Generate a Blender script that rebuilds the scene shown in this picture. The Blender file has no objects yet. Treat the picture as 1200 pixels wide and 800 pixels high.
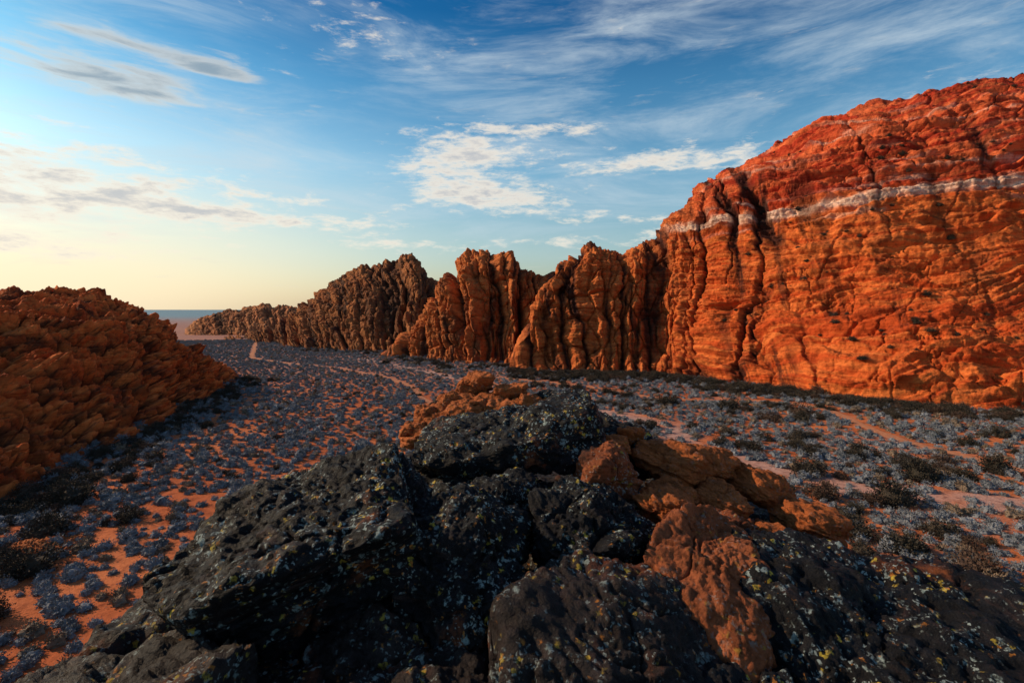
import bpy, bmesh, math, numpy as np
from mathutils import Vector, Euler
rng = np.random.default_rng(7)
CAMZ = 20.0
SUN_AZ, SUN_EL = -78.0, 28.0

# ------------------------------------------------------------ numpy noise
perm = rng.permutation(256); perm = np.concatenate([perm, perm]).astype(np.int32)
G = rng.normal(size=(256, 3)); G /= np.linalg.norm(G, axis=1)[:, None]; G = G.astype(np.float32)
RJ = rng.random((256, 3)).astype(np.float32)
def pn(x, y, z):
    x, y, z = np.broadcast_arrays(np.asarray(x, np.float64), np.asarray(y, np.float64), np.asarray(z, np.float64))
    xi = np.floor(x); yi = np.floor(y); zi = np.floor(z)
    fx = x-xi; fy = y-yi; fz = z-zi
    xi = xi.astype(np.int64) & 255; yi = yi.astype(np.int64) & 255; zi = zi.astype(np.int64) & 255
    def fade(t): return t*t*t*(t*(t*6-15)+10)
    u, v, w = fade(fx), fade(fy), fade(fz)
    out = 0
    for dx in (0, 1):
        wx = u if dx else 1-u
        hx = perm[(xi+dx) & 255]
        for dy in (0, 1):
            wy = v if dy else 1-v
            hy = perm[(hx+yi+dy) & 255]
            for dz in (0, 1):
                wz = w if dz else 1-w
                h = perm[(hy+zi+dz) & 255]
                g = G[h]
                out = out + wx*wy*wz*(g[..., 0]*(fx-dx)+g[..., 1]*(fy-dy)+g[..., 2]*(fz-dz))
    return out*1.5
def fbm(x, y, z, o=5, g=0.5):
    a = 1.0; s = 0; f = 1.0
    for i in range(o):
        s = s+a*pn(x*f+i*17.3, y*f+i*9.1, z*f+i*5.7); a *= g; f *= 2.03
    return s
def billow(x, y, z, o=4, g=0.5, p=0.7):
    a = 1.0; s = 0; f = 1.0
    for i in range(o):
        s = s+a*np.abs(pn(x*f+i*11.3, y*f+i*3.1, z*f+i*7.7))**p; a *= g; f *= 2.1
    return s
def worley(x, y, z):
    xi = np.floor(x).astype(np.int64); yi = np.floor(y).astype(np.int64); zi = np.floor(z).astype(np.int64)
    f1 = np.full(x.shape, 9.0); f2 = np.full(x.shape, 9.0)
    for dx in (-1, 0, 1):
        for dy in (-1, 0, 1):
            for dz in (-1, 0, 1):
                h = perm[(perm[(perm[(xi+dx) & 255]+yi+dy) & 255]+zi+dz) & 255]
                j = RJ[h]
                d = np.sqrt((xi+dx+j[..., 0]-x)**2+(yi+dy+j[..., 1]-y)**2+(zi+dz+j[..., 2]-z)**2)
                n1 = np.minimum(f1, d)
                f2 = np.where(d < f1, f1, np.minimum(f2, d)); f1 = n1
    return f1, f2
def sstep(a, b, x):
    t = np.clip((x-a)/(b-a), 0, 1); return t*t*(3-2*t)
def mix3(c1, c2, f):
    return np.asarray(c1)*(1-f[..., None])+np.asarray(c2)*f[..., None]

# ------------------------------------------------------------ mesh helpers
def mesh_from(name, co, quads, mat, col=None, smooth=True):
    me = bpy.data.meshes.new(name)
    n = len(co); q = np.asarray(quads, np.int32); k = q.shape[1]; m = len(q)
    me.vertices.add(n); me.vertices.foreach_set("co", np.asarray(co, np.float32).ravel())
    me.loops.add(m*k); me.loops.foreach_set("vertex_index", q.ravel())
    me.polygons.add(m); me.polygons.foreach_set("loop_start", np.arange(0, m*k, k, dtype=np.int32))
    try: me.polygons.foreach_set("loop_total", np.full(m, k, dtype=np.int32))
    except Exception: pass
    me.polygons.foreach_set("use_smooth", np.full(m, smooth, dtype=bool))
    me.update(calc_edges=True); me.validate()
    if col is not None:
        a = me.attributes.new("Col", 'FLOAT_COLOR', 'POINT')
        c = np.ones((n, 4), np.float32); c[:, :3] = col
        a.data.foreach_set("color", c.ravel())
    me.materials.append(mat)
    ob = bpy.data.objects.new(name, me); bpy.context.scene.collection.objects.link(ob)
    return ob
def gridquads(a, b):
    i = np.arange(a*b).reshape(a, b)
    return np.stack([i[:-1, :-1], i[1:, :-1], i[1:, 1:], i[:-1, 1:]], -1).reshape(-1, 4)

# ------------------------------------------------------------ material helpers
def newmat(name):
    m = bpy.data.materials.new(name); m.use_nodes = True
    nt = m.node_tree; nt.nodes.clear()
    out = nt.nodes.new('ShaderNodeOutputMaterial'); b = nt.nodes.new('ShaderNodeBsdfPrincipled')
    nt.links.new(b.outputs[0], out.inputs[0])
    b.inputs['Roughness'].default_value = 0.9
    b.inputs['Specular IOR Level'].default_value = 0.12
    return m, nt, b
def N(nt, t, **kw):
    n = nt.nodes.new(t)
    for k, v in kw.items(): setattr(n, k, v)
    return n
def setv(nt, sock, v):
    if isinstance(v, bpy.types.NodeSocket): nt.links.new(v, sock)
    else: sock.default_value = v
def math_(nt, op, a, b=None, c=None, clamp=False):
    n = N(nt, 'ShaderNodeMath', operation=op, use_clamp=clamp)
    setv(nt, n.inputs[0], a)
    if b is not None: setv(nt, n.inputs[1], b)
    if c is not None: setv(nt, n.inputs[2], c)
    return n.outputs[0]
def mixc(nt, f, a, b, blend='MIX'):
    n = N(nt, 'ShaderNodeMix', data_type='RGBA', blend_type=blend)
    setv(nt, n.inputs[0], f)
    for s, v in ((n.inputs[6], a), (n.inputs[7], b)):
        setv(nt, s, v if isinstance(v, bpy.types.NodeSocket) else (v[0], v[1], v[2], 1))
    return n.outputs[2]
def ramp(nt, f, lo, hi):
    n = N(nt, 'ShaderNodeMapRange', interpolation_type='SMOOTHSTEP')
    setv(nt, n.inputs[0], f); n.inputs[1].default_value = lo; n.inputs[2].default_value = hi
    return n.outputs[0]
def noise(nt, vec, scale, detail=6, rough=0.55, dist=0.0):
    n = N(nt, 'ShaderNodeTexNoise'); setv(nt, n.inputs['Vector'], vec)
    n.inputs['Scale'].default_value = scale; n.inputs['Detail'].default_value = detail
    n.inputs['Roughness'].default_value = rough; n.inputs['Distortion'].default_value = dist
    return n.outputs[0]
def mapping(nt, vec, scale=(1, 1, 1), rot=(0, 0, 0), loc=(0, 0, 0)):
    n = N(nt, 'ShaderNodeMapping'); setv(nt, n.inputs[0], vec)
    n.inputs['Location'].default_value = loc; n.inputs['Rotation'].default_value = rot; n.inputs['Scale'].default_value = scale
    return n.outputs[0]
def bump(nt, h, strength, dist, prev=None):
    n = N(nt, 'ShaderNodeBump'); n.inputs['Strength'].default_value = strength
    n.inputs['Distance'].default_value = dist; setv(nt, n.inputs['Height'], h)
    if prev is not None: nt.links.new(prev, n.inputs['Normal'])
    return n.outputs[0]

def cliff_mat(name, sc=1.0):
    m, nt, b = newmat(name)
    tc = N(nt, 'ShaderNodeTexCoord').outputs['Object']
    at = N(nt, 'ShaderNodeAttribute', attribute_name='Col').outputs['Color']
    n1 = noise(nt, tc, 0.6*sc, 8, 0.68)
    lam = noise(nt, mapping(nt, tc, (0.09, 0.09, 1.7), (0.06, -0.08, 0)), 1.0*sc, 6, 0.65, 0.5)
    c = mixc(nt, ramp(nt, n1, 0.45, 0.78), at, (0.45, 0.36, 0.36), 'MULTIPLY')
    c = mixc(nt, math_(nt, 'MULTIPLY', ramp(nt, lam, 0.50, 0.66), 0.6), c, (0.60, 0.40, 0.36), 'MULTIPLY')
    nt.links.new(c, b.inputs['Base Color'])
    nb = bump(nt, lam, 0.9, 0.8/sc)
    nb = bump(nt, n1, 0.9, 0.8/sc, nb)
    nt.links.new(nb, b.inputs['Normal'])
    return m
M_cliff = cliff_mat('red_sandstone'); M_hill = cliff_mat('layered_sandstone', 1.6)

# ------------------------------------------------------------ loft for cliffs
def smooth1(a, n):
    if n <= 0: return a
    k = np.ones(2*n+1)/(2*n+1)
    return np.convolve(np.pad(a, n, mode='edge'), k, 'valid')
def loft(name, rows, ns, nt_, profA, profB, wB, disp, colf, mat, sm=4, back=0.7):
    R = np.array(rows, float)
    L = np.concatenate([[0], np.cumsum(np.hypot(np.diff((R[:, 0]+R[:, 2])/2), np.diff((R[:, 1]+R[:, 3])/2)))])
    s = np.linspace(0, L[-1], ns)
    xb, yb, xc, yc, zc = [smooth1(np.interp(s, L, R[:, i]), sm) for i in range(5)]
    nf = int(nt_*0.82)
    t = np.concatenate([np.linspace(0, 1, nf), np.linspace(1, 1.6, nt_-nf+1)[1:]])
    tt = np.minimum(t, 1)
    def pr(P):
        P = np.array(P); return smooth1(np.interp(tt, P[:, 0], P[:, 1]), 10), smooth1(np.interp(tt, P[:, 0], P[:, 2]), 10)
    gA, fA = pr(profA); gB, fB = pr(profB)
    w = wB(xb/yb)[:, None] if wB else np.zeros((ns, 1))
    g = gA[None]*(1-w)+gB[None]*w; f = fA[None]*(1-w)+fB[None]*w
    o = np.maximum(t-1, 0)[None]
    g = g+o*back; f = f*(1-(o/0.6)**1.7)-0.05*(o/0.6)
    X = xb[:, None]+(xc-xb)[:, None]*g; Y = yb[:, None]+(yc-yb)[:, None]*g; Z = zc[:, None]*f
    S = np.repeat(s[:, None], nt_, 1); T = np.repeat(t[None], ns, 0)
    P = np.stack([X, Y, Z], -1)
    ds = np.gradient(P, axis=0); dt = np.gradient(P, axis=1)
    nrm = np.cross(ds, dt); nrm /= np.linalg.norm(nrm, axis=-1)[..., None]+1e-9
    if nrm[:, :nf, 2].mean() < 0: nrm = -nrm
    D, aux = disp(S, T, X, Y, Z)
    endf = sstep(0, 12, S)*sstep(0, 12, L[-1]-S)
    D = D*endf*sstep(0.0, 0.07, T)
    P2 = P+nrm*D[..., None]
    P2[:, 0, 2] = -3; P2[:, -1, 2] = -3
    C = colf(S, T, P2, D, aux)
    co = P2.reshape(-1, 3)
    q = gridquads(ns, nt_)
    ob = mesh_from(name, co, q, mat, np.clip(C.reshape(-1, 3), 0.01, 0.9))
    return ob, P2, nrm
def K(rows):
    return [(((u-600)/600)*yb, yb, ((u-600)/600)*yc, yc, z) for u, yb, yc, z in rows]

prof_wall = [(0, 0, -.04), (.08, .1, .03), (.2, .25, .13), (.45, .38, .5), (.7, .5, .8), (.88, .72, .95), (1, 1, 1)]
prof_dome = [(0, 0, -.03), (.1, .07, .06), (.3, .22, .22), (.45, .32, .39), (.6, .42, .57), (.75, .55, .755), (.88, .74, .90), (1, 1, 1)]

def disp_main(S, T, X, Y, Z):
    kx = X/np.maximum(Y, 1)
    wm = sstep(0.24, 0.40, kx)             # 1 on the massif
    a = S+7*fbm(X/50, Y/50, Z/90, 2)+1.2*fbm(X/9, Y/9, Z/7, 3)+0.08*Z
    am = .65+.9*sstep(-.4, .4, pn(S/22, Z/60, 4.4))
    n1 = pn(a/8.5, Z/120, 3.3); n2 = pn(a/3.6+9, Z/60, 7.7); n3 = pn(a/1.6, Z/16, 1.7)
    fin = am*7.0*(np.abs(n1)**.75-.42)+3.0*(np.abs(n2)**.75-.42)+1.2*(np.abs(n3)**.8-.4)
    g1, g2 = worley(a/4.5, Y/5, Z/9); fin = fin+2.2*(.55-g1)-1.4*np.exp(-((g2-g1)/.07)**2)
    # massif joints: dense on its left shoulder, rare on the right-hand ramp
    jag = 1.5*fbm(X/8, Y/8, Z/6, 4, .6)
    b = S+0.16*Z+9*fbm(X/60+4, Y/60, Z/60, 3)+jag
    rgt = sstep(.46, .68, kx); lowr = rgt*(1-sstep(44, 60, Z))
    m1 = pn(b/20, Z/200, 9.2); m2 = pn((S-0.45*Z+7*fbm(X/50, Y/50, Z/50+7, 3)+jag)/15, Z/120, 2.2)
    reg = sstep(-0.1, 0.25, pn(X/40, Y/40, Z/30+3)); reg2 = sstep(-.2, .15, pn(X/50+2, Y/50, Z/35+8))
    cw1 = reg2*(1-.6*rgt)*(1-.55*lowr); cw2 = reg*(1-.35*rgt)*(1-.6*lowr)
    crack1 = np.exp(-(m1/.028)**2)*cw1; crack2 = np.exp(-(m2/.020)**2)*cw2
    lw = (1-sstep(.42, .60, kx))
    m3 = pn(b/7, Z/90, 5.5); crack3 = np.exp(-(m3/.06)**2)*lw*sstep(-.3, .15, pn(S/18, Z/50, 1.4))
    h1, h2 = worley(X/13+.3*jag, Y/13, (Z-.12*X)/4.2); slab = 2.0*(.55-h1)-1.0*np.exp(-((h2-h1)/.05)**2)*sstep(-.1, .2, pn(X/20, Y/20, Z/15))
    mass = 5.5*fbm(X/60, Y/60, Z/45, 2)+.8*(np.abs(m1)**.7-.5)*(1-rgt)-3.0*crack1-1.6*crack2-2.1*crack3+2.2*(billow(X/30, Y/30, Z/10, 4, .55)-.7)+1.8*lw*(np.abs(m3)**.8-.4)+slab*(.35+.7*rgt)
    # cross bedding: sets of beds, each set with its own dip
    q = Z-0.075*(X-58)+4*fbm(X/60, Y/60, Z/90, 2)
    cell = Z/13+.5*fbm(X/45, Y/45, 1.3, 2); ci = np.floor(cell); cf = cell-ci
    dip = (perm[(ci.astype(np.int64)*7+31) & 255]/255.-.35)*.34
    q2 = q-dip*(X-100)*wm+2.5*fbm(X/24, Y/24, Z/24, 2)
    q2 = np.where(Z > 44, q+1.5*fbm(X/24, Y/24, Z/24, 2)+0*q2, q2)
    lay = fbm(X/60, Y/60, q2/2.2, 5, .62)
    led = (q2/3.8+1.0*fbm(X/36, Y/36, Z/36+9, 4)); led = led-np.floor(led)
    led = np.where(led < .82, led/.82, (1-led)/.18)
    la = np.clip(wm+.1, 0, 1)*sstep(-.35, .4, fbm(X/26, Y/26, Z/14+4, 3))*2.1
    com = (.5+.6*wm)*lay+la*(led-.5)+(.8+.4*(1-wm))*fbm(X/8, Y/8, Z/5, 5, .62)
    D = fin*(1-wm)+mass*wm+com
    cav_shade = (1-wm)*np.clip(np.exp(-(n1/.10)**2)+.7*np.exp(-(n2/.10)**2), 0, 1)+wm*np.clip(crack1+.8*crack2+.8*crack3+.25*(led < .1), 0, 1)  # crack and ledge recesses whose shade is painted into the colour
    return D, (cav_shade, q, q2, wm, lay, m1, rgt, m3, lw, cw1)
def col_main(S, T, P, D, aux):
    cav_shade, q, q2, wm, lay, m1, rgt, m3, lw, cw1 = aux
    X, Y, Z = P[..., 0], P[..., 1], P[..., 2]
    nl = fbm(X/80, Y/80, q2/1.5, 4, .7)+.35*fbm(X/25, Y/25, Z/25, 3)
    c = mix3((.54, .080, .017), (.76, .190, .045), sstep(-.45, .55, nl))
    up = sstep(48, 54, q+0*X)*wm
    c2 = mix3((.42, .040, .015), (.72, .150, .05), sstep(-.45, .45, nl))
    c = c*(1-up[..., None])+c2*up[..., None]
    low = mix3((.44, .105, .028), (.60, .165, .044), sstep(-.3, .3, nl))
    c = c*wm[..., None]+low*(1-wm[..., None])
    bq = q-fbm(X/26, Y/26, Z/30, 3)*1.0-.7*fbm(X/6, Y/6, Z/3, 4, .65)
    kk = X/Y
    bd = np.exp(-((bq-48.5)/np.maximum(1.7+.9*fbm(X/15, Y/15, 2, 2), .6))**4)*sstep(.28, .34, kk)*(0.70+.30*sstep(-.4, .25, fbm(X/14, Y/14, Z/.8, 4)))
    pale = np.array((.84, .58, .44))
    c = c*(1-bd[..., None])+pale*bd[..., None]
    for h, wd_, am_, sd in ((44.5, .4, .4, 1), (53.2, .6, .65, 3), (56, .3, .45, 5), (61, .45, .45, 7), (66, .5, .55, 9), (71.5, .4, .45, 12), (77, .5, .5, 19), (84, .5, .4, 23)):
        w_ = am_*np.exp(-((bq-h)/wd_)**2)*sstep(.3, .4, kk)*sstep(-.25, .2, pn(X/22, Y/22, sd))
        c = c*(1-w_[..., None])+pale*w_[..., None]
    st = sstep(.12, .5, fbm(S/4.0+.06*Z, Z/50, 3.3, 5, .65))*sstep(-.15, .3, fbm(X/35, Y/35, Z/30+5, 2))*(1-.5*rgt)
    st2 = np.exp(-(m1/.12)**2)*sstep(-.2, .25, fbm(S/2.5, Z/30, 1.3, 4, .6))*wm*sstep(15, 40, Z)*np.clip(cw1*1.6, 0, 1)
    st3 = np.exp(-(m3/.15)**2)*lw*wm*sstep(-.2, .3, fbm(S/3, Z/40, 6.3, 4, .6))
    dark = np.clip(.92*cav_shade+.78*st+.85*st2+.7*st3, 0, .95)  # painted recess shade plus varnish streaks
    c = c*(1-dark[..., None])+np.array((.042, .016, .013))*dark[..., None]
    return c
rowsA = K([(596, 168, 172, 2), (612, 165, 180, 13), (625, 163, 184, 24), (650, 161, 190, 35), (672, 160, 193, 42), (692, 160, 195, 45.5), (715, 158, 197, 44), (734, 158, 197, 40.5),
           (752, 157, 199, 47), (768, 156, 200, 49), (790, 154, 201, 58), (815, 147, 203, 69), (860, 136, 206, 79), (900, 128, 207, 86),
           (960, 117, 206, 94), (1030, 108, 202, 99.5), (1100, 102, 200, 102.5), (1200, 94, 196, 106), (1400, 84, 185, 112), (1700, 70, 165, 108), (2200, 55, 150, 80), (2600, 50, 150, 30)])
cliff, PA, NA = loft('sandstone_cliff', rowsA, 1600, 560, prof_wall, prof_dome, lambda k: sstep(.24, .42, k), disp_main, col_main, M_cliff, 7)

def disp_ridge(amp, w, lamp=.9):
    def f(S, T, X, Y, Z):
        a = S+7*fbm(X/50, Y/50, Z/90, 2)+1.3*fbm(X/9, Y/9, Z/7, 3)+.1*Z
        am = .6+.9*sstep(-.4, .4, pn(S/22, Z/60, 14.4))
        n1 = pn(a/w, Z/110, 13.3); n2 = pn(a/(w*.4)+9, Z/50, 17.7); n3 = pn(a/(w*.17), Z/14, 4.4)
        D = amp*(am*(np.abs(n1)**.75-.45)+.42*(np.abs(n2)**.75-.45)+.2*(np.abs(n3)**.8-.4))
        g1, g2 = worley(a/4.5, Y/5, Z/8); D = D+2.2*(.55-g1)-1.4*np.exp(-((g2-g1)/.07)**2)
        lay = fbm(X/30, Y/30, (Z+.2*X)/3.0, 4, .6)
        D = D+lamp*lay+1.6*fbm(X/9, Y/9, Z/8, 5, .62)+.8*(billow(X/5, Y/5, Z/5, 3)-.6)
        cav_shade = np.clip(np.exp(-(n1/.10)**2)+.7*np.exp(-(n2/.10)**2), 0, 1)
        return D, (cav_shade, lay)
    return f
def col_ridge(c1, c2, dk=.8):
    def f(S, T, P, D, aux):
        cav_shade, lay = aux; X, Y, Z = P[..., 0], P[..., 1], P[..., 2]
        c = mix3(c1, c2, sstep(-.5, .5, lay+.5*fbm(X/12, Y/12, Z/12, 3)))
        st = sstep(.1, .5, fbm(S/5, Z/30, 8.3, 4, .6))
        d = np.clip(dk*cav_shade+.6*st, 0, .92)  # painted crack shade plus dark streaks
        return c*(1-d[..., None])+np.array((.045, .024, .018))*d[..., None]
    return f
rowsB = K([(446, 214, 218, 1), (465, 206, 222, 6), (485, 200, 226, 17), (505, 194, 228, 27), (525, 188, 229, 36), (548, 183, 229, 43), (572, 180, 229, 48), (598, 180, 229, 44),
           (630, 180, 229, 38), (650, 182, 230, 33), (680, 184, 230, 30), (720, 184, 230, 10)])
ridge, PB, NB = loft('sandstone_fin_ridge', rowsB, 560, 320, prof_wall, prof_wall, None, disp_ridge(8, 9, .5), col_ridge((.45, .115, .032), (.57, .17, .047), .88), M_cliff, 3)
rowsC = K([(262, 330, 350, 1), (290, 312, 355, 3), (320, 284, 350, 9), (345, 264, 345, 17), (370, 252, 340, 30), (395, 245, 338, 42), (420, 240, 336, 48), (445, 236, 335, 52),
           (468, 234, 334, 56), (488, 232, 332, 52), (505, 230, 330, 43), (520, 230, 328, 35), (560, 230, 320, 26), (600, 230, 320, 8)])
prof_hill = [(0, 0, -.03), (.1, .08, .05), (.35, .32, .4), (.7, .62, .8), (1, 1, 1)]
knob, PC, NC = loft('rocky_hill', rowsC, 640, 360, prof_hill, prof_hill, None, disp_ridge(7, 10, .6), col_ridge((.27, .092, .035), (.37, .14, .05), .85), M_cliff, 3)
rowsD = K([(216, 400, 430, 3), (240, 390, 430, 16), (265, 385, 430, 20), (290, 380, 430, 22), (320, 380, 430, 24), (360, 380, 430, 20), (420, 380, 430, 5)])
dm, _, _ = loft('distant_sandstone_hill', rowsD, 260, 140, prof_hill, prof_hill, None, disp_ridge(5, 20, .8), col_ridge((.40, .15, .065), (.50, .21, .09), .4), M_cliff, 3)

def disp_left(S, T, X, Y, Z):
    wx = 3.5*fbm(X/18, Y/18, Z/18, 4, .6)
    b = billow((X+wx)/17, (Y+wx)/17, (Z+wx)/9, 4, .5)
    f1, f2 = worley((X+wx)/6.5, (Y+wx)/6.5, (Z+.2*Y)/2.8)
    e1, e2 = worley((X+wx)/2.4, (Y+wx)/2.4, (Z+.2*Y)/1.0)
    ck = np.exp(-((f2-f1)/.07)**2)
    q = Z+.22*Y-.1*X+2*fbm(X/18, Y/18, Z/20, 2)
    lay = fbm(X/25, Y/25, q/1.2, 4, .65)
    led = q/1.3+.8*fbm(X/9, Y/9, 1, 3); led = led-np.floor(led); led = np.where(led < .8, led/.8, (1-led)/.2)
    D = 5.2*(b-.75)+2.0*(.6-f1)-.9*ck+.5*lay+1.0*(led-.5)+.5*fbm(X/2.5, Y/2.5, Z/2.5, 4, .62)+.55*(.5-e1)-.25*np.exp(-((e2-e1)/.08)**2)
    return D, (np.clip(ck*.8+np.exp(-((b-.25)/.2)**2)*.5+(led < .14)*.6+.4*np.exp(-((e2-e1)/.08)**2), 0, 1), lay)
def col_left(S, T, P, D, aux):
    cav_shade, lay = aux; X, Y, Z = P[..., 0], P[..., 1], P[..., 2]
    c = mix3((.60, .108, .024), (.80, .205, .052), sstep(-.5, .5, lay+.5*fbm(X/10, Y/10, Z/10, 3)))
    d = np.clip(.8*cav_shade+.5*sstep(.1, .5, fbm(X/7, Y/7, Z/3, 5, .65)), 0, .9)  # shade painted into cracks and hollows, plus random dark patches
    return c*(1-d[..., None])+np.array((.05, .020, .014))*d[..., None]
rowsE = [(-36, -30, -90, -40, 10), (-42, 0, -100, -5, 22), (-46, 28, -110, 40, 24), (-50.4, 50.4, -112, 92, 24.8), (-53, 59, -109, 109, 24.3), (-56, 71, -105, 123, 23.8), (-59.4, 87, -100, 132, 21.8), (-64, 100, -96, 137, 18.5),
         (-67, 111, -91, 139, 13.5), (-71, 126, -87, 143, 8), (-75, 140, -82, 148, 3), (-78, 147, -81, 151, 1)]
left, PE, NE = loft('layered_sandstone_hill', rowsE, 1200, 480, prof_hill, prof_hill, None, disp_left, col_left, M_hill, 6, 1.0)

# ------------------------------------------------------------ valley ground
def gh(x, y):
    return .55*fbm(np.asarray(x)/38., np.asarray(y)/38., 2.2, 2)+.12*pn(np.asarray(x)/9., np.asarray(y)/9., 6.1)
trailR = np.array([(90, 50), (74, 58), (63.2, 63.2), (61.3, 73.6), (58.9, 82.2), (60.8, 92.3), (62.5, 103), (55.6, 110), (46, 112), (37.7, 113), (28, 120), (21.5, 129), (9.4, 141), (-6, 152)])
trailL = np.array([(-14, 100), (-19.8, 115), (-24.7, 129), (-32.5, 144.6), (-42, 158), (-57, 171), (-82, 188), (-108, 212), (-126, 250), (-150, 300), (-190, 400)])
washP = np.array([(80, 44), (52, 52), (37, 58), (29, 66), (25, 76), (27, 86), (20, 95), (8, 104), (-4, 118), (-10, 140), (-30, 170), (-60, 205)])
def dseg(x, y, P):
    d = np.full(np.shape(x), 1e9)
    for (ax, ay), (bx, by) in zip(P[:-1], P[1:]):
        vx, vy = bx-ax, by-ay
        t = np.clip(((x-ax)*vx+(y-ay)*vy)/(vx*vx+vy*vy), 0, 1)
        d = np.minimum(d, np.hypot(x-ax-t*vx, y-ay-t*vy))
    return d
def axis(lo, hi, step, far, nf):
    core = np.arange(lo, hi, step); e = np.geomspace(step, far, nf)
    return np.concatenate([(lo-np.cumsum(e))[::-1], core, hi+np.cumsum(e)])
gx = axis(-160, 170, 1.1, 3500, 26); gy = axis(0, 330, 1.1, 3500, 26)
GX, GY = np.meshgrid(gx, gy, indexing='ij'); 
near = 1-sstep(300, 1200, np.hypot(GX, GY))
GZ = gh(GX, GY)*near
soil = mix3((.42, .105, .036), (.52, .155, .058), sstep(-.4, .4, fbm(GX/14, GY/14, 4.4, 4)))
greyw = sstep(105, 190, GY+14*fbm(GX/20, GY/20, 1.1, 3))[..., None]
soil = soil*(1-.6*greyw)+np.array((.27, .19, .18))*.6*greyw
wd = dseg(GX, GY, washP)+3*fbm(GX/6, GY/6, 2., 3)
ww = (.7*(1-sstep(1.0, 4.0, wd)))[..., None]
soil = soil*(1-ww)+np.array((.42, .29, .26))*ww
rp = sstep(.1, .5, fbm(GX/17, GY/17, 8.8, 4))*(GX > 5)*.25
soil = soil*(1-rp[..., None])+np.array((.40, .27, .23))*rp[..., None]
hazew = sstep(450, 1500, GY)[..., None]  # far plain turns blue: distance haze painted into the soil colour
soil = soil*(1-hazew)+np.array((.16, .28, .36))*hazew
M_g, nt, b = newmat('desert_soil')
tc = N(nt, 'ShaderNodeTexCoord').outputs['Object']
at = N(nt, 'ShaderNodeAttribute', attribute_name='Col').outputs['Color']
n1 = noise(nt, tc, 1.1, 8, .7); n2 = noise(nt, tc, .16, 5, .6)
c = mixc(nt, ramp(nt, n1, .45, .7), at, (.5, .42, .42), 'MULTIPLY')
c = mixc(nt, ramp(nt, n2, .5, .7), c, (.75, .7, .7), 'MULTIPLY')
nt.links.new(c, b.inputs['Base Color']); nt.links.new(bump(nt, n1, .7, .25), b.inputs['Normal'])
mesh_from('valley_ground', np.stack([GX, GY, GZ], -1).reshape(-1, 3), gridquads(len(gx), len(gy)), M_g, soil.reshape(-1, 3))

M_t, nt, b = newmat('trail_dirt')
tc = N(nt, 'ShaderNodeTexCoord').outputs['Object']
n1 = noise(nt, tc, 1.6, 8, .65)
nt.links.new(mixc(nt, ramp(nt, n1, .3, .7), (.48, .20, .105), (.35, .14, .075)), b.inputs['Base Color'])
nt.links.new(bump(nt, n1, .5, .1), b.inputs['Normal'])
def ribbon(name, P, w):
    L = np.concatenate([[0], np.cumsum(np.hypot(*np.diff(P, axis=0).T))]); n = int(L[-1]/.8)
    s = np.linspace(0, L[-1], n); x = smooth1(np.interp(s, L, P[:, 0]), 8); y = smooth1(np.interp(s, L, P[:, 1]), 8)
    tx, ty = np.gradient(x), np.gradient(y); l = np.hypot(tx, ty); nx, ny = -ty/l, tx/l
    x = x+1.2*pn(s/14, 0, 3.); m = 7
    o = np.linspace(-1, 1, m)
    W = w*(1+.45*pn(s/5, 1., 0.))
    WL = W[:, None]*o[None]+.35*pn(s[:, None]/1.7, o[None]*3, 5)*(np.abs(o[None]) > .9)
    X = x[:, None]+nx[:, None]*WL; Y = y[:, None]+ny[:, None]*WL
    Z = gh(X, Y)+.05-.03*(np.abs(o[None]) > .9)
    mesh_from(name, np.stack([X, Y, Z], -1).reshape(-1, 3), gridquads(n, m), M_t)
ribbon('dirt_trail', trailR, .95); ribbon('dirt_trail', trailL, .85)

# ------------------------------------------------------------ shrubs
def ico(sub):
    bm = bmesh.new(); bmesh.ops.create_icosphere(bm, subdivisions=sub, radius=1)
    v = np.array([q.co[:] for q in bm.verts]); f = np.array([[q.index for q in p.verts] for p in bm.faces]); bm.free()
    return v/np.linalg.norm(v, axis=1)[:, None], f
IC3 = ico(3)
def leaf_bush(name, n, clumps, leaf, hgt, mat, seed, core=.30):
    r = np.random.default_rng(seed)
    cd = r.normal(size=(clumps, 3)); cd[:, 2] = np.abs(cd[:, 2])*.9; cd /= np.linalg.norm(cd, axis=1)[:, None]
    cr = r.uniform(.22, .44, clumps); cc = cd*cr[:, None]
    cs = r.uniform(.08, .18, clumps)
    idx = r.integers(0, clumps, n)
    p = cc[idx]+r.normal(size=(n, 3))*cs[idx][:, None]*.62
    p[:, 2] = np.abs(p[:, 2])*hgt*1.7
    a = r.normal(size=(n, 3)); a /= np.linalg.norm(a, axis=1)[:, None]
    od = p+np.array((0, 0, .05)); od /= np.linalg.norm(od, axis=1)[:, None]
    a = a*.45+od*.7
    bb = np.cross(a, r.normal(size=(n, 3))); bb /= np.linalg.norm(bb, axis=1)[:, None]
    sz = leaf*r.uniform(.6, 1.3, n)[:, None]
    V = np.stack([p-bb*sz*.45, p+bb*sz*.45, p+a*sz*1.3], 1).reshape(-1, 3)
    Q = np.arange(n*3).reshape(-1, 3)
    d, F = IC3
    rad = core*(1+.5*fbm(d[:, 0]*2.2+seed, d[:, 1]*2.2, d[:, 2]*2.2, 3))
    C = d*rad[:, None]*np.array((1.15, 1.15, hgt*1.6)); C[:, 2] = np.maximum(C[:, 2]+.05, -.08)
    Q = np.concatenate([Q, F+len(V)]); V = np.concatenate([V, C])
    ob = mesh_from(name, V, Q, mat, None, False)
    bpy.context.scene.collection.objects.unlink(ob)
    return ob
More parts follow.
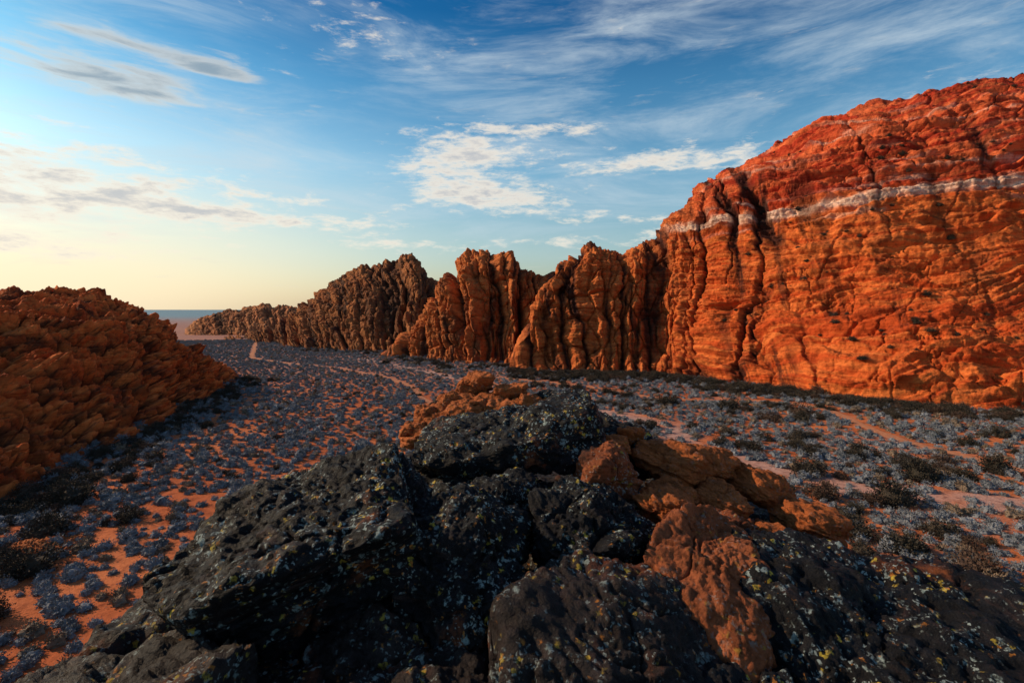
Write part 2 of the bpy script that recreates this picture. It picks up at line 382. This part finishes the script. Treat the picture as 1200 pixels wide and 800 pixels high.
def leafmat(name, a, b_, dry):
    m, nt, b = newmat(name)
    r = N(nt, 'ShaderNodeObjectInfo').outputs['Random']
    c = mixc(nt, r, a, b_)
    c = mixc(nt, math_(nt, 'GREATER_THAN', math_(nt, 'FRACT', math_(nt, 'MULTIPLY', r, 13.7)), .84), c, dry)
    nt.links.new(c, b.inputs['Base Color'])
    return m
M_sage = leafmat('sage_leaves', (.20, .212, .235), (.12, .132, .148), (.17, .125, .09))
M_dark = leafmat('dark_leaves', (.040, .034, .026), (.058, .045, .034), (.08, .05, .037))
def scatter(name, pts, scl, protos):
    col = bpy.data.collections.new(name+'_plants')
    for p in protos: col.objects.link(p)
    me = bpy.data.meshes.new(name); n = len(pts)
    me.vertices.add(n); me.vertices.foreach_set('co', np.asarray(pts, np.float32).ravel())
    A = me.attributes.new('scl', 'FLOAT_VECTOR', 'POINT'); A.data.foreach_set('vector', np.asarray(scl, np.float32).ravel())
    r = np.zeros((n, 3), np.float32); r[:, 2] = rng.random(n)*6.28; r[:, :2] = rng.normal(size=(n, 2))*.08
    A = me.attributes.new('rot', 'FLOAT_VECTOR', 'POINT'); A.data.foreach_set('vector', r.ravel())
    ob = bpy.data.objects.new(name, me); bpy.context.scene.collection.objects.link(ob)
    ng = bpy.data.node_groups.new(name+'_gn', 'GeometryNodeTree')
    ng.interface.new_socket('Geometry', in_out='INPUT', socket_type='NodeSocketGeometry')
    ng.interface.new_socket('Geometry', in_out='OUTPUT', socket_type='NodeSocketGeometry')
    gi = ng.nodes.new('NodeGroupInput'); go = ng.nodes.new('NodeGroupOutput')
    iop = ng.nodes.new('GeometryNodeInstanceOnPoints'); ci = ng.nodes.new('GeometryNodeCollectionInfo')
    ci.inputs['Collection'].default_value = col; ci.inputs['Separate Children'].default_value = True; ci.inputs['Reset Children'].default_value = True
    iop.inputs['Pick Instance'].default_value = True
    na = ng.nodes.new('GeometryNodeInputNamedAttribute'); na.data_type = 'FLOAT_VECTOR'; na.inputs[0].default_value = 'scl'
    nr = ng.nodes.new('GeometryNodeInputNamedAttribute'); nr.data_type = 'FLOAT_VECTOR'; nr.inputs[0].default_value = 'rot'
    l = ng.links.new
    l(gi.outputs[0], iop.inputs['Points']); l(ci.outputs[0], iop.inputs['Instance'])
    l(na.outputs[0], iop.inputs['Scale']); l(nr.outputs[0], iop.inputs['Rotation']); l(iop.outputs[0], go.inputs[0])
    md = ob.modifiers.new('plants', 'NODES'); md.node_group = ng
    return ob
sage = [leaf_bush('sage_plant', 420, 18, .085, .62+.05*(i % 3), M_sage, 10+i, .31) for i in range(7)]
darkb = [leaf_bush('juniper_plant', 2200, 34+3*i, .045, .66, M_dark, 40+i, .24) for i in range(5)]
def jgrid(x0, x1, y0, y1, st):
    X, Y = np.meshgrid(np.arange(x0, x1, st), np.arange(y0, y1, st))
    X = X.ravel()+rng.uniform(-.46, .46, X.size)*st; Y = Y.ravel()+rng.uniform(-.46, .46, Y.size)*st
    return X, Y
X1, Y1 = jgrid(-110, 130, 8, 110, 1.32); X2, Y2 = jgrid(-230, 150, 110, 330, 1.65)
X = np.concatenate([X1, X2]); Y = np.concatenate([Y1, Y2])
den = .90+.45*fbm(X/16, Y/16, 9.3, 4)+.25*sstep(80, 150, Y)
dw = dseg(X, Y, washP)
keep = (rng.random(X.size) < den) & (np.abs(X) < 1.12*Y+14) & (np.hypot(X, Y-5) > 12) & (dseg(X, Y, trailR) > 1.5) & (dseg(X, Y, trailL) > 1.3)
keep &= (dw > 2.4) | (rng.random(X.size) < .35)
X, Y = X[keep], Y[keep]
sc = np.clip(rng.lognormal(0, .30, X.size), .45, 1.7)*(1+.25*pn(X/10, Y/10, 1.))*1.02
scatter('sagebrush', np.stack([X, Y, gh(X, Y)-.03], -1), np.stack([sc*1.05, sc*rng.uniform(.85, 1.2, X.size), sc*rng.uniform(.8, 1.2, X.size)], -1), sage)
pts = []; ss = []
def addb(x, y, z, s, h=1.):
    pts.append((x, y, z)); ss.append((s, s*rng.uniform(.8, 1.1), s*h*rng.uniform(.75, 1.05)))
RE = np.array(rowsE)
for i in range(330):
    f = rng.uniform(1.6, 10.6); j = int(f); f -= j
    p = RE[j, :2]*(1-f)+RE[j+1, :2]*f if j+1 < len(RE) else RE[j, :2]
    o = abs(rng.normal())*4
    x, y = p[0]+o-1.0, p[1]+rng.normal()*2; addb(x, y, gh(x, y)-.05, rng.uniform(1.1, 2.8), .9)
RA = np.array(rowsA)
for i in range(650):
    j = rng.integers(0, 17); f = rng.random(); p = RA[j, :2]*(1-f)+RA[j+1, :2]*f; d = p/np.hypot(*p)
    o = abs(rng.normal())*8-1; p = p-d*o; addb(p[0], p[1], gh(p[0], p[1])-.05, rng.uniform(1.2, 3.6), .95)
RBC = np.array(rowsB[:10]+rowsC[3:11])
for i in range(160):
    p = RBC[rng.integers(0, len(RBC)), :2]; d = p/np.hypot(*p); o = abs(rng.normal())*6-1
    x, y = p[0]-d[0]*o+rng.normal()*7, p[1]-d[1]*o; addb(x, y, gh(x, y)-.05, rng.uniform(1.5, 3.6), .9)
n = 0
while n < 340:
    x, y = rng.uniform(4, 110), rng.uniform(32, 135)
    if x > 1.15*y+5 or min(dseg(x, y, trailR), 99) < 3 or dseg(x, y, washP) < 3: continue
    if rng.random() > .35+.9*float(fbm(x/14, y/14, 3.9, 2)): continue
    addb(x, y, float(gh(x, y))-.05, rng.uniform(1.2, 3.0) if rng.random() < .88 else rng.uniform(3.2, 4.8)); n += 1
for x, y, s in [(39.5, 53, 5.6), (36, 62, 4), (-37, 39, 4.5), (-41, 45, 4), (-36, 48, 3), (48, 60, 5), (30, 45, 3.5), (-45, 52, 4.5), (-34, 33, 3)]:
    addb(x, y, float(gh(x, y))-.05, s)
for i in range(130):
    x, y = rng.uniform(-60, 10), rng.uniform(30, 170); addb(x, y, float(gh(x, y))-.05, rng.uniform(.9, 1.7))
nzA = NA[..., 2]
for i in range(900):
    a, c_ = rng.integers(320, 1250), rng.integers(20, 430)
    p = PA[a, c_]
    if nzA[a, c_] > .45 and rng.random() < .25+.9*float(pn(p[0]/15, p[1]/15, p[2]/10)): addb(p[0], p[1], p[2]-.1, rng.uniform(.9, 2.6))
scatter('desert_shrubs', np.array(pts), np.array(ss), darkb)

# ------------------------------------------------------------ foreground rock materials
def fg_mat(name, orange_amt, lichen=1.0, dark=(.0062, .0060, .0075), org=(.36, .105, .036), lam_s=1.0, attr=False):
    m, nt, b = newmat(name)
    tc = N(nt, 'ShaderNodeTexCoord').outputs['Object']
    big = noise(nt, tc, .9, 6, .65, .4)
    fine = noise(nt, tc, 14, 7, .7)
    mid = noise(nt, tc, 4.0, 8, .68)
    lam = noise(nt, mapping(nt, tc, (1, 1, 9), (.25, .3, 0)), 1.4*lam_s, 7, .6, .8)
    t = .62-orange_amt*.36
    f = ramp(nt, math_(nt, 'ADD', math_(nt, 'MULTIPLY', big, .75), math_(nt, 'MULTIPLY', mid, .25)), t-.04, t+.06)
    dk = mixc(nt, ramp(nt, mid, .4, .65), dark, tuple(v*2.6 for v in dark))
    dk = mixc(nt, ramp(nt, lam, .55, .72), dk, (.048, .026, .022))
    o = mixc(nt, ramp(nt, lam, .35, .65), org, tuple(v*.5 for v in org))
    o = mixc(nt, ramp(nt, fine, .5, .7), o, tuple(v*.35 for v in org))
    if attr:
        at = N(nt, 'ShaderNodeAttribute', attribute_name='Col').outputs['Fac']
        f = math_(nt, 'MAXIMUM', f, ramp(nt, math_(nt, 'ADD', at, math_(nt, 'MULTIPLY', mid, .5)), .65, .85))
    c = mixc(nt, f, dk, o)
    if lichen > 0:
        wv = N(nt, 'ShaderNodeVectorMath', operation='ADD'); nt.links.new(tc, wv.inputs[0])
        nn = N(nt, 'ShaderNodeTexNoise'); nt.links.new(tc, nn.inputs['Vector']); nn.inputs['Scale'].default_value = 26; nn.inputs['Detail'].default_value = 4
        sc_ = N(nt, 'ShaderNodeVectorMath', operation='SCALE'); nt.links.new(nn.outputs['Color'], sc_.inputs[0]); sc_.inputs['Scale'].default_value = .10
        nt.links.new(sc_.outputs[0], wv.inputs[1])
        clus = noise(nt, tc, 1.9, 5, .75)
        for k, (scale, size, thr, colr, cl) in enumerate([(9, .38, .42, (.30, .38, .37), .475), (22, .40, .32, (.36, .43, .42), .445), (11, .34, .58, (.62, .44, .06), .465), (16, .34, .66, (.52, .19, .03), .45)]):
            v = N(nt, 'ShaderNodeTexVoronoi'); nt.links.new(wv.outputs[0], v.inputs['Vector']); v.inputs['Scale'].default_value = scale
            sep = N(nt, 'ShaderNodeSeparateColor'); nt.links.new(v.outputs['Color'], sep.inputs[0])
            spot = math_(nt, 'MULTIPLY', ramp(nt, v.outputs['Distance'], size, size*.7), math_(nt, 'GREATER_THAN', sep.outputs[k % 3], thr))
            spot = math_(nt, 'MULTIPLY', spot, ramp(nt, clus, cl+.0, cl+.09))
            spot = math_(nt, 'MULTIPLY', spot, ramp(nt, fine, .41, .53))
            c = mixc(nt, math_(nt, 'MULTIPLY', spot, .92*lichen), c, colr)
    nt.links.new(c, b.inputs['Base Color'])
    r2 = math_(nt, 'ADD', math_(nt, 'MULTIPLY', fine, .5), math_(nt, 'MULTIPLY', f, .3)); r2 = math_(nt, 'ADD', r2, .28)
    nt.links.new(r2, b.inputs['Roughness']); b.inputs['Specular IOR Level'].default_value = .15
    nb = bump(nt, lam, .8, .08); nb = bump(nt, mid, 1.0, .13, nb); nb = bump(nt, fine, .9, .035, nb)
    nt.links.new(nb, b.inputs['Normal'])
    return m
M_fd = fg_mat('varnished_rock', .03, 1.0)
M_fb = fg_mat('brown_rock', .20, .7, (.017, .012, .0115), (.17, .05, .024))
M_fr = fg_mat('red_rock', .55, .5, (.02, .012, .011), (.32, .09, .036))
M_fo = fg_mat('orange_sandstone', .95, .15, (.03, .015, .011), org=(.52, .145, .042))
M_fs = fg_mat('bare_sandstone', .8, .3, (.05, .022, .016), org=(.40, .115, .045))
M_fp = fg_mat('outcrop_rock', .10, .7, (.012, .009, .0095), (.24, .07, .03), attr=True)

ICO = {7: ico(7), 6: ico(6)}
def boulder(name, c, half, rot, seed, mat, sub=7, npl=16, p=14, rough=1.0, lam=1.0, swirl=0.0, big=.12):
    r = np.random.default_rng(seed); d, F = ICO[sub]
    n = r.normal(size=(npl, 3)); n /= np.linalg.norm(n, axis=1)[:, None]
    n = np.concatenate([n, np.eye(3)+r.normal(size=(3, 3))*.12, -np.eye(3)+r.normal(size=(3, 3))*.12]); n /= np.linalg.norm(n, axis=1)[:, None]
    h = np.concatenate([r.uniform(.82, 1.12, npl), np.full(6, .95)])
    dd = np.maximum(d@n.T, 0)/h
    R = (dd**p).sum(1)**(-1/p)
    half = np.array(half); P = d*R[:, None]*half*.98
    nr = d/half; nr /= np.linalg.norm(nr, axis=1)[:, None]
    s = float(half.mean()); o = seed*3.7
    x, y, z = P[:, 0]+o, P[:, 1], P[:, 2]
    D = big*s*fbm(x/s*.9, y/s*.9, z/s*.9, 3)+rough*.06*fbm(x*3.0, y*3.0, z*3.0, 6, .64)
    f1, f2 = worley(x*1.5+.5*fbm(x*2, y*2, z*2, 2), y*1.5, z*2.4); D = D-rough*.06*np.exp(-((f2-f1)/.035)**2)*sstep(-.2, .2, pn(x*1.3, y*1.3, z*1.3))+rough*.09*(.5-f1)
    pit = sstep(.25, .5, fbm(x*7, y*7, z*7, 3)); D = D-rough*.022*pit
    q = z+.25*x+.06*fbm(x*1.5, y*1.5, z*1.5, 3)
    D = D+lam*(.026*fbm(x*.8, y*.8, q*13, 4, .6))
    l2 = q/.16; l2 = l2-np.floor(l2); D = D+lam*.024*sstep(-.3, .3, pn(x*1.1, y*1.1, z*1.1+5))*(np.where(l2 < .85, l2/.85, (1-l2)/.15)-.5)
    if swirl:
        w = .16*fbm(x*.9, y*.9, z*.9, 3); rr = np.sqrt((P[:, 0]-.15)**2+((P[:, 1]-.75)*1.0)**2)+w
        ph = rr/.11+.2*pn(x*3, y*3, z*3); D = D-swirl*.035*(1-np.abs(np.sin(ph*math.pi)))**1.3*sstep(-.4, .0, pn(x*1.2, y*1.2, 8.))
    P = P+nr*D[:, None]
    ob = mesh_from(name, P, F, mat)
    ob.location = (c[0], c[1], c[2]+CAMZ); ob.rotation_euler = Euler([math.radians(v) for v in rot])
    return ob
# varnished blocks (x, y, height relative to eye level)
boulder('dark_boulder', (-1.98, 4.8, -2.30), (1.26, .92, .60), (18, -24, 12), 1, M_fd, npl=9, p=24, rough=1.2)
boulder('dark_boulder', (-.45, 4.6, -2.28), (.60, .8, .54), (22, 6, -8), 2, M_fd, npl=12, p=20, rough=1.2)
boulder('dark_boulder', (.02, 7.0, -1.78), (1.42, .9, .32), (7, -9, 6), 3, M_fd, npl=10, p=26)
boulder('dark_boulder', (.78, 5.15, -2.30), (.70, .62, .44), (10, 6, 15), 4, M_fd, npl=14, p=12, rough=1.2)
boulder('dark_boulder', (3.05, 4.2, -3.0), (1.45, 1.3, .56), (8, 15, -18), 5, M_fd, npl=12, p=22, rough=1.2)
boulder('dark_boulder', (1.65, 8.0, -2.13), (.7, .6, .42), (0, 10, 10), 6, M_fd, 6)
boulder('dark_boulder', (-1.2, 6.1, -2.52), (.8, .6, .38), (5, -10, 30), 7, M_fd, 6)
boulder('dark_boulder', (.3, 6.1, -2.42), (.9, .6, .34), (0, 3, 0), 8, M_fd, 6)
boulder('brown_boulder', (-3.0, 3.5, -3.1), (1.3, .9, .44), (8, -18, -20), 9, M_fb, 7, p=16, lam=1.8)
boulder('dark_boulder', (.82, 9.8, -1.70), (.34, .28, .17), (0, 0, 0), 10, M_fd, 6)
boulder('brown_boulder', (.72, 3.65, -2.76), (.98, 1.1, .50), (20, 4, 0), 11, M_fb, 7, swirl=1.0, p=9, npl=12, lam=.3, rough=.75)
boulder('brown_boulder', (-.75, 3.2, -2.92), (1.1, .9, .5), (8, -4, 14), 12, M_fb, 7, p=14, lam=1.6)
boulder('red_boulder', (1.12, 6.05, -1.98), (.34, .42, .40), (0, 5, 0), 13, M_fr, 6)
boulder('brown_boulder', (3.9, 3.2, -3.15), (1.1, .9, .45), (0, 12, 20), 14, M_fb, 7)
boulder('red_boulder', (2.25, 5.55, -2.45), (.5, .4, .26), (0, 10, 20), 15, M_fr, 6)
boulder('dark_boulder', (1.75, 3.35, -3.0), (.7, .7, .40), (14, 16, -20), 16, M_fd, 7, p=14, rough=1.2)
boulder('dark_boulder', (-1.15, 4.05, -2.72), (.45, .5, .30), (10, -10, 30), 17, M_fb, 6, p=14)
boulder('dark_boulder', (-.1, 5.6, -2.05), (.42, .4, .22), (6, 0, 20), 18, M_fd, 6, p=14)
ORG = [(1.80, 4.6, -2.53, .62, .95, .42, 16, 18, -28), (1.72, 5.7, -2.2, .36, .36, .20, 0, 10, 0), (2.2, 7.1, -2.13, .44, .5, .28, 0, 8, 20), (2.85, 7.3, -2.2, .40, .5, .28, 0, 12, -10),
       (3.45, 7.1, -2.45, .46, .42, .25, 0, 18, 0), (2.6, 6.5, -2.45, .43, .42, .23, 0, 5, 30), (3.75, 6.5, -2.7, .45, .45, .24, 0, 15, 10), (2.0, 6.4, -2.4, .36, .35, .23, 0, 0, 0), (3.1, 6.0, -2.75, .5, .4, .22, 0, 8, 0),
       (-.72, 10, -1.50, .36, .3, .26, 0, 5, 0), (-.06, 9.9, -1.62, .38, .3, .17, 0, -4, 0), (-1.05, 9.4, -1.92, .75, .6, .24, 0, -12, 0), (-1.45, 9.1, -2.15, .6, .5, .2, 0, -16, 10), (-.45, 9.5, -1.80, .6, .5, .17, 0, 3, 0), (-1.15, 9.6, -1.68, .28, .24, .13, 0, 0, 0),
       (-1.55, 9.3, -1.90, .28, .25, .13, 0, -10, 0), (1.35, 7.2, -1.95, .28, .3, .18, 0, 0, 0), (2.35, 5.95, -2.5, .3, .3, .18, 0, 10, 0), (.4, 9.7, -1.78, .4, .3, .2, 0, 0, 0), (1.75, 7.6, -1.85, .26, .24, .13, 0, 0, 0), (-1.75, 9.0, -2.10, .25, .22, .12, 0, -10, 0), (-.8, 9.2, -1.72, .24, .2, .10, 0, 0, 0)]
for i, o in enumerate(ORG):
    boulder('sandstone_boulder', o[:3], o[3:6], o[6:], 30+i, M_fs if i == 0 else M_fo, 7 if i == 0 else 6, p=11, lam=1.6, rough=.8)
boulder('sandstone_slab', (-38.5, 43, -20.2), (3.2, 2.2, .9), (0, 6, 10), 60, M_fo, 6, lam=3, rough=3)

# outcrop body
ox = np.concatenate([np.arange(-26, -6, .25), np.arange(-6, 6.5, .03), np.arange(6.5, 28, .25)])
oy = np.concatenate([np.arange(-16, 1, .25), np.arange(1, 11, .03), np.arange(11, 30, .25)])
OX, OY = np.meshgrid(ox, oy, indexing='ij')
wxx = .35*fbm(OX/2.2, OY/2.2, 3.3, 3)
ex = (OX-.35+wxx)/4.1; ey = (OY-3.6+wxx)/6.6
rr = (np.abs(ex)**2.6+np.abs(ey)**2.6)**(1/2.6)
dd = np.maximum(rr-1, 0)*4.5
top = -2.5-.16*np.clip(OY-3, -3, 1)-.09*np.abs(OX)**1.3*.6
fall = np.minimum(dd*2.2, 9)+np.maximum(dd-4, 0)*.75
OZ = top-fall
st = OZ/.9+.8*fbm(OX/3, OY/3, 1.1, 3); stf = st-np.floor(st)
OZ = OZ+.35*(sstep(.1, .5, stf)-stf)*sstep(.1, 1, dd)
OZ = OZ+(.16+.5*sstep(0, 3, dd))*fbm(OX/1.7, OY/1.7, 5.5, 3)+.10*fbm(OX*1.8, OY*1.8, 2., 6, .55)
f1, f2 = worley(OX*.9+.2*wxx, OY*.9, OX*0+.5); OZ = OZ-.14*np.exp(-((f2-f1)/.06)**2)+.14*(.5-f1)
qq = OZ*1.+.35*OX+.15*OY+.1*fbm(OX, OY, 4., 3); l2 = qq/.13; l2 = l2-np.floor(l2)
OZ = OZ+.03*(np.where(l2 < .8, l2/.8, (1-l2)/.2)-.5)
OZ = np.maximum(OZ+CAMZ, -1.5)
mask = np.exp(-(((OX-1.9)/.6)**2+((OY-4.6)/.8)**2))*.5+sstep(2, 7, dd)*.6
mesh_from('rock_outcrop', np.stack([OX, OY, OZ], -1).reshape(-1, 3), gridquads(len(ox), len(oy)), M_fp, np.repeat(mask.reshape(-1, 1), 3, 1))

# ------------------------------------------------------------ sky, sun
sc = bpy.context.scene
w = bpy.data.worlds.new('World'); sc.world = w; w.use_nodes = True; nt = w.node_tree; nt.nodes.clear()
out = N(nt, 'ShaderNodeOutputWorld'); bg = N(nt, 'ShaderNodeBackground'); nt.links.new(bg.outputs[0], out.inputs[0]); bg.inputs[1].default_value = .10
sky = N(nt, 'ShaderNodeTexSky', sky_type='NISHITA'); sky.sun_disc = False
sky.sun_elevation = math.radians(SUN_EL); sky.sun_rotation = math.radians(SUN_AZ % 360); sky.air_density = 1.0; sky.dust_density = 1.5; sky.ozone_density = 2.0
D = N(nt, 'ShaderNodeTexCoord').outputs['Generated']
sp = N(nt, 'ShaderNodeSeparateXYZ'); nt.links.new(D, sp.inputs[0])
az = math_(nt, 'MULTIPLY', math_(nt, 'ARCTAN2', sp.outputs[0], sp.outputs[1]), 57.2958)
el = math_(nt, 'MULTIPLY', math_(nt, 'ARCSINE', sp.outputs[2]), 57.2958)
cr = N(nt, 'ShaderNodeValToRGB'); nt.links.new(math_(nt, 'DIVIDE', el, 60, clamp=True), cr.inputs[0])
e = cr.color_ramp.elements; e[0].position = 0; e[0].color = (.70, .62, .50, 1); e[1].position = 1; e[1].color = (.02, .20, .40, 1)
for p_, c_ in ((.10, (.68, .74, .66, 1)), (.25, (.56, .82, .80, 1)), (.38, (.24, .59, .70, 1)), (.50, (.045, .32, .52, 1))):
    k = e.new(p_); k.color = c_
base = mixc(nt, 1.0, sky.outputs[0], cr.outputs[0], 'MULTIPLY')
base = mixc(nt, 1.0, base, (1.9, 1.9, 1.9), 'MULTIPLY')
def spot(a0, e0, wa, we, amp=1.):
    d1 = math_(nt, 'DIVIDE', math_(nt, 'SUBTRACT', az, a0), wa); d2 = math_(nt, 'DIVIDE', math_(nt, 'SUBTRACT', el, e0), we)
    r = math_(nt, 'ADD', math_(nt, 'MULTIPLY', d1, d1), math_(nt, 'MULTIPLY', d2, d2))
    return math_(nt, 'MULTIPLY', math_(nt, 'EXPONENT', math_(nt, 'MULTIPLY', r, -1)), amp)
base = mixc(nt, spot(-44, 1, 26, 10, .85), base, (10.4, 8.9, 6.2))
cv = N(nt, 'ShaderNodeCombineXYZ'); nt.links.new(az, cv.inputs[0]); nt.links.new(el, cv.inputs[1])
cir = noise(nt, mapping(nt, cv.outputs[0], (.045, .24, 1), (0, 0, math.radians(9))), 1.0, 8, .66, .5)
cir2 = noise(nt, mapping(nt, cv.outputs[0], (.03, .06, 1), loc=(2, 5, 0)), 1.0, 3, .5)
cirm = math_(nt, 'MULTIPLY', math_(nt, 'MULTIPLY', ramp(nt, cir, .38, .78), ramp(nt, cir2, .22, .55)), ramp(nt, el, 3, 12))
base = mixc(nt, math_(nt, 'MULTIPLY', cirm, .72), base, (6.2, 7.2, 7.8))
cn = noise(nt, mapping(nt, cv.outputs[0], (.10, .30, 1), loc=(3, 1, 0)), 1.0, 8, .62, .3)
fn = noise(nt, mapping(nt, cv.outputs[0], (.30, 1.0, 1), loc=(7, 2, 0)), 1.0, 8, .68, .2)
tot = None
for s_ in [(-6, 16.6, 9, 2.8, .60), (-3.5, 12.4, 10, 2.1, .52), (17, 15.6, 11, 1.6, .46), (5, 19.2, 9, .9, .42), (-42, 10.5, 16, 4.0, .62), (-23, 9.0, 12, .9, .50), (-24, 11, 5, .5, .3), (-18, 28, 9, 2.8, .32), (14, 7.5, 13, 1.1, .36), (-8, 7, 11, 1.0, .36), (-48, 5, 20, 1.4, .3), (14, 10, 10, .9, .34), (60, 15, 20, 4, .3), (-80, 14, 20, 5, .3)]:
    v = spot(*s_); tot = v if tot is None else math_(nt, 'ADD', tot, v)
nz = math_(nt, 'ADD', math_(nt, 'MULTIPLY', math_(nt, 'SUBTRACT', cn, .5), 1.3), math_(nt, 'MULTIPLY', math_(nt, 'SUBTRACT', fn, .5), 1.4))
dens = math_(nt, 'ADD', nz, tot)
cm = ramp(nt, dens, .24, .68)
shade = ramp(nt, dens, .48, .90)
cc = mixc(nt, shade, (9.8, 8.8, 7.4), (5.6, 5.6, 5.7))
base = mixc(nt, math_(nt, 'MULTIPLY', cm, .88), base, cc)
lt = None
for s_ in [(-38, 19.4, 7.0, 1.5, 1.0), (-38, 22.6, 5.2, .6, .75), (-30.5, 22.0, 5.6, .8, .85), (-49, 20.5, 4, .6, .8)]:
    v = spot(*s_); lt = v if lt is None else math_(nt, 'ADD', lt, v)
ln = noise(nt, mapping(nt, cv.outputs[0], (.16, .9, 1), (0, 0, math.radians(-4)), loc=(1, 9, 0)), 1.0, 7, .6, .4)
lt = math_(nt, 'ADD', lt, math_(nt, 'ADD', math_(nt, 'MULTIPLY', nz, .35), math_(nt, 'MULTIPLY', math_(nt, 'SUBTRACT', ln, .5), 1.9)))
base = mixc(nt, math_(nt, 'MULTIPLY', ramp(nt, lt, .15, .85), .7), base, (7.6, 7.2, 6.4))
base = mixc(nt, math_(nt, 'MULTIPLY', ramp(nt, lt, .50, 1.25), .85), base, (2.3, 3.4, 4.4))
nt.links.new(base, bg.inputs[0])

sl = bpy.data.lights.new('sun', 'SUN'); sl.energy = 5.0; sl.angle = math.radians(.6); sl.color = (1, .72, .45)
so = bpy.data.objects.new('sun', sl); sc.collection.objects.link(so)
a, e_ = math.radians(SUN_AZ), math.radians(SUN_EL)
so.rotation_euler = Vector((math.sin(a)*math.cos(e_), math.cos(a)*math.cos(e_), math.sin(e_))).to_track_quat('Z', 'Y').to_euler()

cam = bpy.data.cameras.new('camera'); co = bpy.data.objects.new('camera', cam); sc.collection.objects.link(co)
co.location = (0, 0, CAMZ); co.rotation_euler = (math.radians(90), 0, 0)
cam.lens = 18; cam.sensor_width = 36; cam.shift_y = -38/1200; cam.clip_start = .05; cam.clip_end = 40000
sc.camera = co
sc.view_settings.view_transform = 'Standard'; sc.view_settings.look = 'None'; sc.view_settings.exposure = 0
